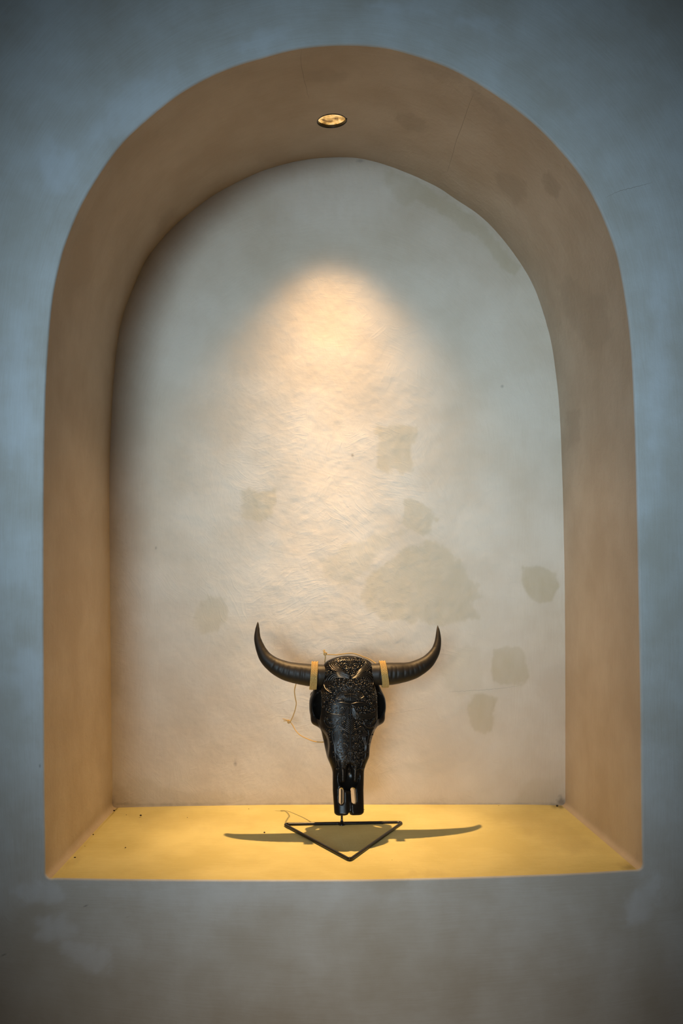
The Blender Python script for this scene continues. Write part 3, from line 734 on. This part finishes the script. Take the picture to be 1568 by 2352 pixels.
crown.line([(59,1562),(61,1573),(57,1583),(48,1590),(42,1592)], 1.4); crown.line([(55,1580),(50,1586),(43,1588)], 1.0)

lotus = Carve()
for row, (n, r0, r1, a0, a1) in enumerate([(9, 9, 25, 3.35, 6.07), (8, 7, 18, 3.3, 6.12)]):
    for k in range(n):
        a = a0+(a1-a0)*k/(n-1)
        c, s_ = math.cos(a), math.sin(a); nx_, ny_ = -s_, c
        for sg2 in (-1, 1):
            pts = [(c*r0+nx_*1.2*sg2, 1590+s_*r0*.95+ny_*1.2*sg2), (c*(r0+r1)/2+nx_*3.0*sg2, 1590+s_*(r0+r1)/2*.95+ny_*3.0*sg2), (c*r1, 1590+s_*r1*.95)]
            P = resample(catmull(pts, 6), 9); Wp, g = lay(P[:, 0], P[:, 1])
            if g.all(): lotus.tube(Wp, mm*np.linspace(1.0, .6, 9), 5)
for k in range(14):
    a = 2*math.pi*k/14; lotus.bead(9.5*math.cos(a), 1588+5*math.sin(a), 1.0, False)
for k in range(9):
    a = 2*math.pi*k/9; lotus.bead(5*math.cos(a), 1587+2.6*math.sin(a), 1.1, False)
lotus.bead(0, 1587, 1.2)
for k in range(5):
    x = k*3.0; lotus.line([(x*.9+.8,1594),(x*1.2+1,1602),(x*.8+.6,1611)], 1.1)
    lotus.bead(x+1, 1600+k*.8, 1.5)
for k in range(6):
    a = -.05-k*.27; r1 = 23-k*.6
    lotus.line([(11+2*math.cos(a),1606+2*math.sin(a)),(12+r1*.5*math.cos(a+.22),1606+r1*.5*math.sin(a+.22)),(12+r1*math.cos(a),1606+r1*math.sin(a))], 1.3)
    lotus.line([(12+r1*.55*math.cos(a+.1),1606+r1*.55*math.sin(a+.1)),(12+r1*.95*math.cos(a-.1),1606+r1*.95*math.sin(a-.1))], .8)
lotus.bead_row([(16,1606),(24,1603),(32,1605),(38,1610)], 1.6, 4.2); lotus.spiral(31, 1608, 5, 1.3, 2.5, 1)

cheek = Carve()
cheek.rosette(60, 1599, 9.5, 7, 1.6); cheek.bead_row([(50,1590),(48,1600),(51,1610)], 1.2)
cheek.line([(66,1583),(56,1590),(50,1602),(52,1613),(60,1618)], 1.1)
cheek.line([(0,1617.5),(12,1615),(24,1614),(36,1616)], 1.6); cheek.line([(2,1620),(14,1619.5),(28,1619),(42,1617)], 1.2)
for k in range(5): cheek.line([(2+k*.8,1619+k*.5),(6+k*1.8,1623+k*.2),(11+k*2.0,1624-k*.2)], 1.0)
cheek.bead_row([(5,1626),(11,1627),(17,1630)], 1.5, 3.6); cheek.bead_row([(40,1621),(46,1619),(54,1621)], 1.3, 3.4)
cheek.spiral(20, 1628, 6.5, 1.5, -1, 1, 1.3); cheek.spiral(33, 1627, 6, 1.4, 2.2, -1); cheek.spiral(49, 1631, 8, 1.6, -2, 1)
cheek.bead_row([(41,1625),(39,1632),(42,1639),(49,1642)], 1.1)
for k in range(4):
    e = k*3; cheek.line([(4+k*.8,1624),(9+e*.4,1636),(20+e*.3,1646-e*.5),(34+e*.3,1650-e),(50,1648-e*1.1),(57,1641-e)], 1.2)
for k in range(3):
    cheek.line([(2.5+k*1.4,1626),(5+k*2.2,1638),(9+k*3.2,1649),(17+k*3.0,1655+k*.5)], 1.1)
cheek.spiral(16, 1649, 5, 1.3, 2, 1); cheek.bead(15, 1642, 2); cheek.bead(17, 1636, 1.4); cheek.spiral(24, 1652, 4.5, 1.2, 0, -1)
for k in range(8):
    a = .3+k*.32; cheek.line([(46+3*math.cos(a),1655+3*math.sin(a)),(46+11*math.cos(a),1655+10*math.sin(a))], .8)
cheek.bead_row([(33,1660),(40,1667),(50,1668)], 1.1); cheek.line([(30,1655),(33,1666),(42,1672),(54,1670)], 1.4)
cheek.line([(57,1646),(60,1655),(56,1664),(48,1672)], 1.2)
cheek.spiral(50, 1679, 6, 1.4, -1, 1); cheek.spiral(47, 1694, 5, 1.3, -1, 1); cheek.line([(58,1672),(57,1686),(52,1700),(45,1712),(40,1722)], 1.2); cheek.line([(40,1676),(42,1688),(39,1704),(36,1718)], 1.0)

nose = Carve()
nose.line([(0,1621),(0,1650),(0,1700),(0,1750),(0,1772)], 1.2, .8)
for k in range(8):
    y = 1648+k*4.2; nose.line([(1,y+8),(5+k*.3,y+3),(8+k*.9,y-2+k*.3)], 1.0)
for k in range(6):
    nose.line([(3+k*2.4,1684-k*2.2),(12+k*3.0,1677-k*1.6),(24+k*2.4,1676+k*1.3)], .9)
nose.rosette(14, 1694, 8.5, 7, 1.5); nose.rosette(14, 1715, 8.5, 7, 1.5); nose.rosette(14, 1752, 7.5, 7, 1.5)
nose.bead_row([(3,1682),(3,1700),(3,1730)], .9, 2.6); nose.bead_row([(24,1686),(27,1696),(25,1706)], 1.3)
nose.bead_row([(25,1709),(28,1718),(24,1728)], 1.3); nose.bead_row([(3,1738),(8,1736),(15,1737)], 1.5, 3.4)
for k in range(7):
    a = 1.2+k*.3; nose.line([(9+9*math.cos(a+1.2),1722+5*math.sin(a)),(6+13*math.cos(a+1.0),1724+10*math.sin(a))], .7)
for k in range(3):
    e = k*3; nose.line([(30+e,1680),(28+e,1695),(33+e*.6,1712),(32+e*.4,1728),(22+e*.5,1736),(10,1733)], 1.15)
nose.line([(38,1715),(35,1732),(33,1748),(34,1764)], 1.1); nose.line([(31,1740),(29,1750),(32,1762)], 1.0); nose.line([(25,1742),(27,1752),(24,1762)], 1.0)
nose.spiral(29, 1744, 4, 1.3, 0, 1); nose.line([(5,1744),(4,1756),(8,1765),(17,1768),(24,1763)], 1.2)
# punched ground between the scrolls: small beads wherever the carving leaves room
panel = np.array([(0,1508),(30,1511),(50,1522),(59,1540),(61,1575),(66,1592),(68,1612),(60,1640),(58,1668),(54,1695),(44,1715),(38,1745),(34,1768),(22,1768),(8,1768),(0,1772)], float)
used = np.array(USED)
def room(x, y, r): return len(used) == 0 or ((used[:, 0]-x)**2+(used[:, 1]-y)**2).min() > r*r
rg = random.Random(21)
def in_panel(x, y): return poly_sdf(np.array([[x, y]]), panel)[0] < -1.5
for k_, (rmin, tries) in enumerate(((5.2, 1500), (4.2, 2500), (3.4, 2500), (2.8, 3000))):
    for _ in range(tries):
        x = rg.uniform(1, 66); y = rg.uniform(1510, 1768)
        if not in_panel(x, y) or not room(x, y, rmin): continue
        tgt = crown if y < 1580 else cheek if y < 1672 else nose
        if k_ < 3: tgt.spiral(x, y, rmin*rg.uniform(.85, 1.0), rg.uniform(1.0, 1.5), rg.uniform(0, 6.28), rg.choice((-1, 1)), 1.05)
        else: tgt.bead(x, y, rg.uniform(1.2, 1.8))
        used = np.array(USED)
for carve, nm, lb in ((crown, 'crown_carving', 'raised scrolls and fan lines over the forehead'), (lotus, 'lotus_carving', 'raised lotus flower between the brows'),
                      (cheek, 'brow_carving', 'raised scrolls and rosettes across the brow'), (nose, 'nose_carving', 'raised rosettes and beads down the nose')):
    tag(carve.build(nm, M_relief, cran), lb, kind='stuff')

# ---- horns
def horn(org, rows, z0, z1, seed):
    P = []; Rr = []
    for x, y, r in rows: P.append((org[0]+x/6.533, org[1]+y/6.533)); Rr.append(r/6.533)
    Q = catmull(np.column_stack([P, Rr]), 14); Q = resample(Q, 150)
    s = np.linspace(0, 1, 150); z = z0+(z1-z0)*s**1.4-.012*np.sin(math.pi*s)
    pts = np.array([at(a, b, c) for (a, b), c in zip(Q[:, :2], z)]); k = 1+z/CAM_D
    rad = np.maximum(Q[:, 2], .5)*.001*k
    m = MB(); SD = 40; m.tube(pts, rad, SD)
    V = m.v[0]; ctr_ = np.repeat(pts, SD, 0); dv = V[:150*SD]-ctr_; rn = np.linalg.norm(dv, axis=1); dirv = dv/rn[:, None]
    S = np.repeat(s, SD); face = np.clip(-dirv[:, 1]*1.1+.1, 0, 1)*np.clip(1-np.abs(dirv[:, 2]-.05)*1.4, 0, 1)
    g = np.zeros(len(S)); rr = random.Random(seed)
    for i in range(9):
        c0 = .12+i*.052+rr.uniform(-.008, .008); g += np.exp(-((S-c0-dirv[:, 2]*.012)/.0085)**2)*rr.uniform(.5, 1.0)
    V[:150*SD] = ctr_+dirv*(rn*(1-.085*g*face)+.0006*(fbm(S*30, dirv[:, 2]*3+5, seed)-.47))[:, None]
    return m.build('horn', M_horn, skull), pts, rad
hl, hlp, hlr = horn((560, 1400), [(1290,985,150),(1200,985,158),(1100,986,163),(998,986,166),(825,962,158),(665,930,147),(535,880,134),(425,815,115),(330,728,98),(265,620,78),(225,515,63),(201,415,49),(203,295,32),(208,215,14),(209,185,2)], .322, .349, 3)
hr, hrp, hrr = horn((800, 1400), [(290,975,150),(350,972,158),(440,970,163),(590,966,167),(720,957,160),(900,930,139),(1025,885,126),(1165,800,105),(1260,695,83),(1316,590,64),(1342,472,48),(1345,350,32),(1339,270,14),(1337,238,2)], .335, .392, 5)

# ------------------------------------------------------------------ twine tied around the horns
cord = empty('twine_cord', tuple(at(800, 1560, .335)), 'golden twisted twine wound round both horn bases and hanging behind the skull', 'cord')
def twist(m, P, r, closed=False, plies=3, pitch=.007, sides=5):
    P = np.asarray(P, float); L_n = np.linalg.norm(np.diff(P, axis=0), axis=1).sum()
    n = int(L_n/(pitch/9)); P = resample(np.vstack([P, P[:1]]) if closed else P, n)
    T = np.gradient(P, axis=0); T /= np.linalg.norm(T, axis=1)[:, None]+1e-12
    N = np.cross(T, [.3, -.8, .52]); N /= np.linalg.norm(N, axis=1)[:, None]+1e-12; Bn = np.cross(T, N)
    s = np.r_[0, np.cumsum(np.linalg.norm(np.diff(P, axis=0), axis=1))]
    for k in range(plies):
        a = 2*math.pi*(s/pitch+k/plies)
        m.tube(P+.52*r*(np.cos(a)[:, None]*N+np.sin(a)[:, None]*Bn), r*.54, sides)
def wrap(top, bot, zc_, nstr, wt, wb, bulge=1.0):
    """bands of twine around a horn: px of the top and bottom of the binding, widths in px"""
    m = MB()
    for k in range(nstr):
        f = (k+.5)/nstr-.5
        T_ = at(top[0]+f*wt, top[1]+(1.2 if k % 2 else 0), zc_); B_ = at(bot[0]+f*wb, bot[1]-abs(f)*2, zc_)
        c = (T_+B_)/2; up = (T_-B_)/2; ry = up.length*1.05; a = np.linspace(0, 2*math.pi, 90, endpoint=False)
        P = np.array([c+up*math.cos(t)+Vector((0, -ry*math.sin(t), 0)) for t in a])
        twist(m, P, .0021, True, 2, .0085, 6)
    return m.build('horn_binding', M_cord, cord)
wrap((723, 1520.5), (718.5, 1583), .314, 5, 15, 16.5); wrap((877.5, 1519), (884.5, 1578), .326, 5, 14, 16)
def strand(pts, r=.0016):
    m = MB(); P = catmull([tuple(at(x, y, z)) for x, y, z in pts], 10); twist(m, P, r, False, 2, .0075, 6)
    return m.build('loose_strand', M_cord, cord)
def knot(px, py, z, tail):
    m = MB(); c = np.array(at(px, py, z)); t = np.linspace(0, 2*math.pi*1.75, 60)
    P = c+np.stack([.0036*np.cos(t)+.0012*np.cos(2*t), .0036*np.sin(t*1.5), .0040*np.sin(t)+.001*np.cos(3*t)], 1); twist(m, P, .0018, False, 2, .006)
    for x, y in tail:
        e = at(x, y, z); mid = (np.array(e)+c)/2+np.array([.001, -.001, .0015]); twist(m, catmull([c, mid, np.array(e)], 8), .0014, False, 2, .006)
    return m.build('knot', M_cord, cord)
strand([(747,1528,.395),(746,1518,.395),(747,1510,.392),(747,1504,.390),(756,1503.5,.388),(772,1504,.386),(788,1502,.384),(803,1500.5,.382),(816,1502,.380),(832,1508,.376),(845,1513,.372),(856,1519,.366),(868,1528,.352)])
strand([(684,1556,.372),(679,1572,.385),(676,1588,.42),(678,1604,.45),(680,1616,.47),(677,1632,.49),(672,1646,.51),(667,1657,.52)])
strand([(667,1659,.52),(672,1666,.52),(679,1678,.51),(690,1689,.49),(706,1697,.46),(722,1703,.42),(736,1704.5,.38),(748,1704,.345)])
knot(746, 1501, .390, [(741,1494),(744,1492)]); knot(663, 1657.5, .52, [(649,1651),(651,1656)])

# ------------------------------------------------------------------ wire stand
stand = empty('wire_stand', tuple(at(785, 1890, .42)), 'black bent wire triangle stand holding the skull above the sill', 'stand')
wr = .0043
def on_sill(x, y, r): # wire centre seen at this pixel, resting on the sill
    q_ = (y-VPY)/1000; dpt = (.677-r-q_)/(q_/CAM_D+.0198); return at(x, y, dpt)
A_ = on_sill(655, 1893.5, wr); B_ = on_sill(921, 1889.5, wr); C_ = on_sill(803, 1973, wr)
def rounded(poly, rad):
    out = []
    for k in range(len(poly)):
        p0, p, p1 = poly[k-1], poly[k], poly[(k+1) % len(poly)]; rr = rad[k]
        a = p+(p0-p).normalized()*rr; b = p+(p1-p).normalized()*rr
        for t in np.linspace(0, 1, 9): out.append((1-t)**2*a+2*t*(1-t)*p+t*t*b)
    return np.array([tuple(o) for o in out])
grow = lambda p: p+(p-(A_+B_+C_)/3).normalized()*.006
tri = rounded([grow(A_), grow(B_), grow(C_)], [.018, .018, .010])
m = MB(); m.tube(tri, wr, 12, closed=True); m.build('base_wire', M_wire, stand)
mid = A_.lerp(B_, .485); mid = Vector((at(784.5, 1890, .42).x, mid.y, mid.z))
top_v = vy(1660); holdp = Vector(tuple(s2w([0.0, vy(1640), -.085])))
rod = catmull([tuple(mid), (mid.x, mid.y, mid.z+.05), (mid.x, mid.y, mid.z+.14), (mid.x, mid.y-.004, mid.z+.22), tuple(Vector((mid.x, holdp.y+.015, holdp.z-.006))), tuple(Vector((mid.x, holdp.y-.03, holdp.z)))], 10)
m = MB(); m.tube(rod, .0030, 12); m.build('upright_rod', M_wire, stand)
m = MB(); m.lathe([(.0095, -.003), (.0085, .001), (.0055, .004), (.0036, .008), (.0029, .013)], np.array(mid), np.eye(3), 20); m.build('weld_collar', M_wire, stand)
m = MB(); m.blob(tuple(grow(C_)+Vector((0, .004, .002))), (.0050, .0046, .0040), 12, 8); m.build('weld_bead', M_wire, stand)
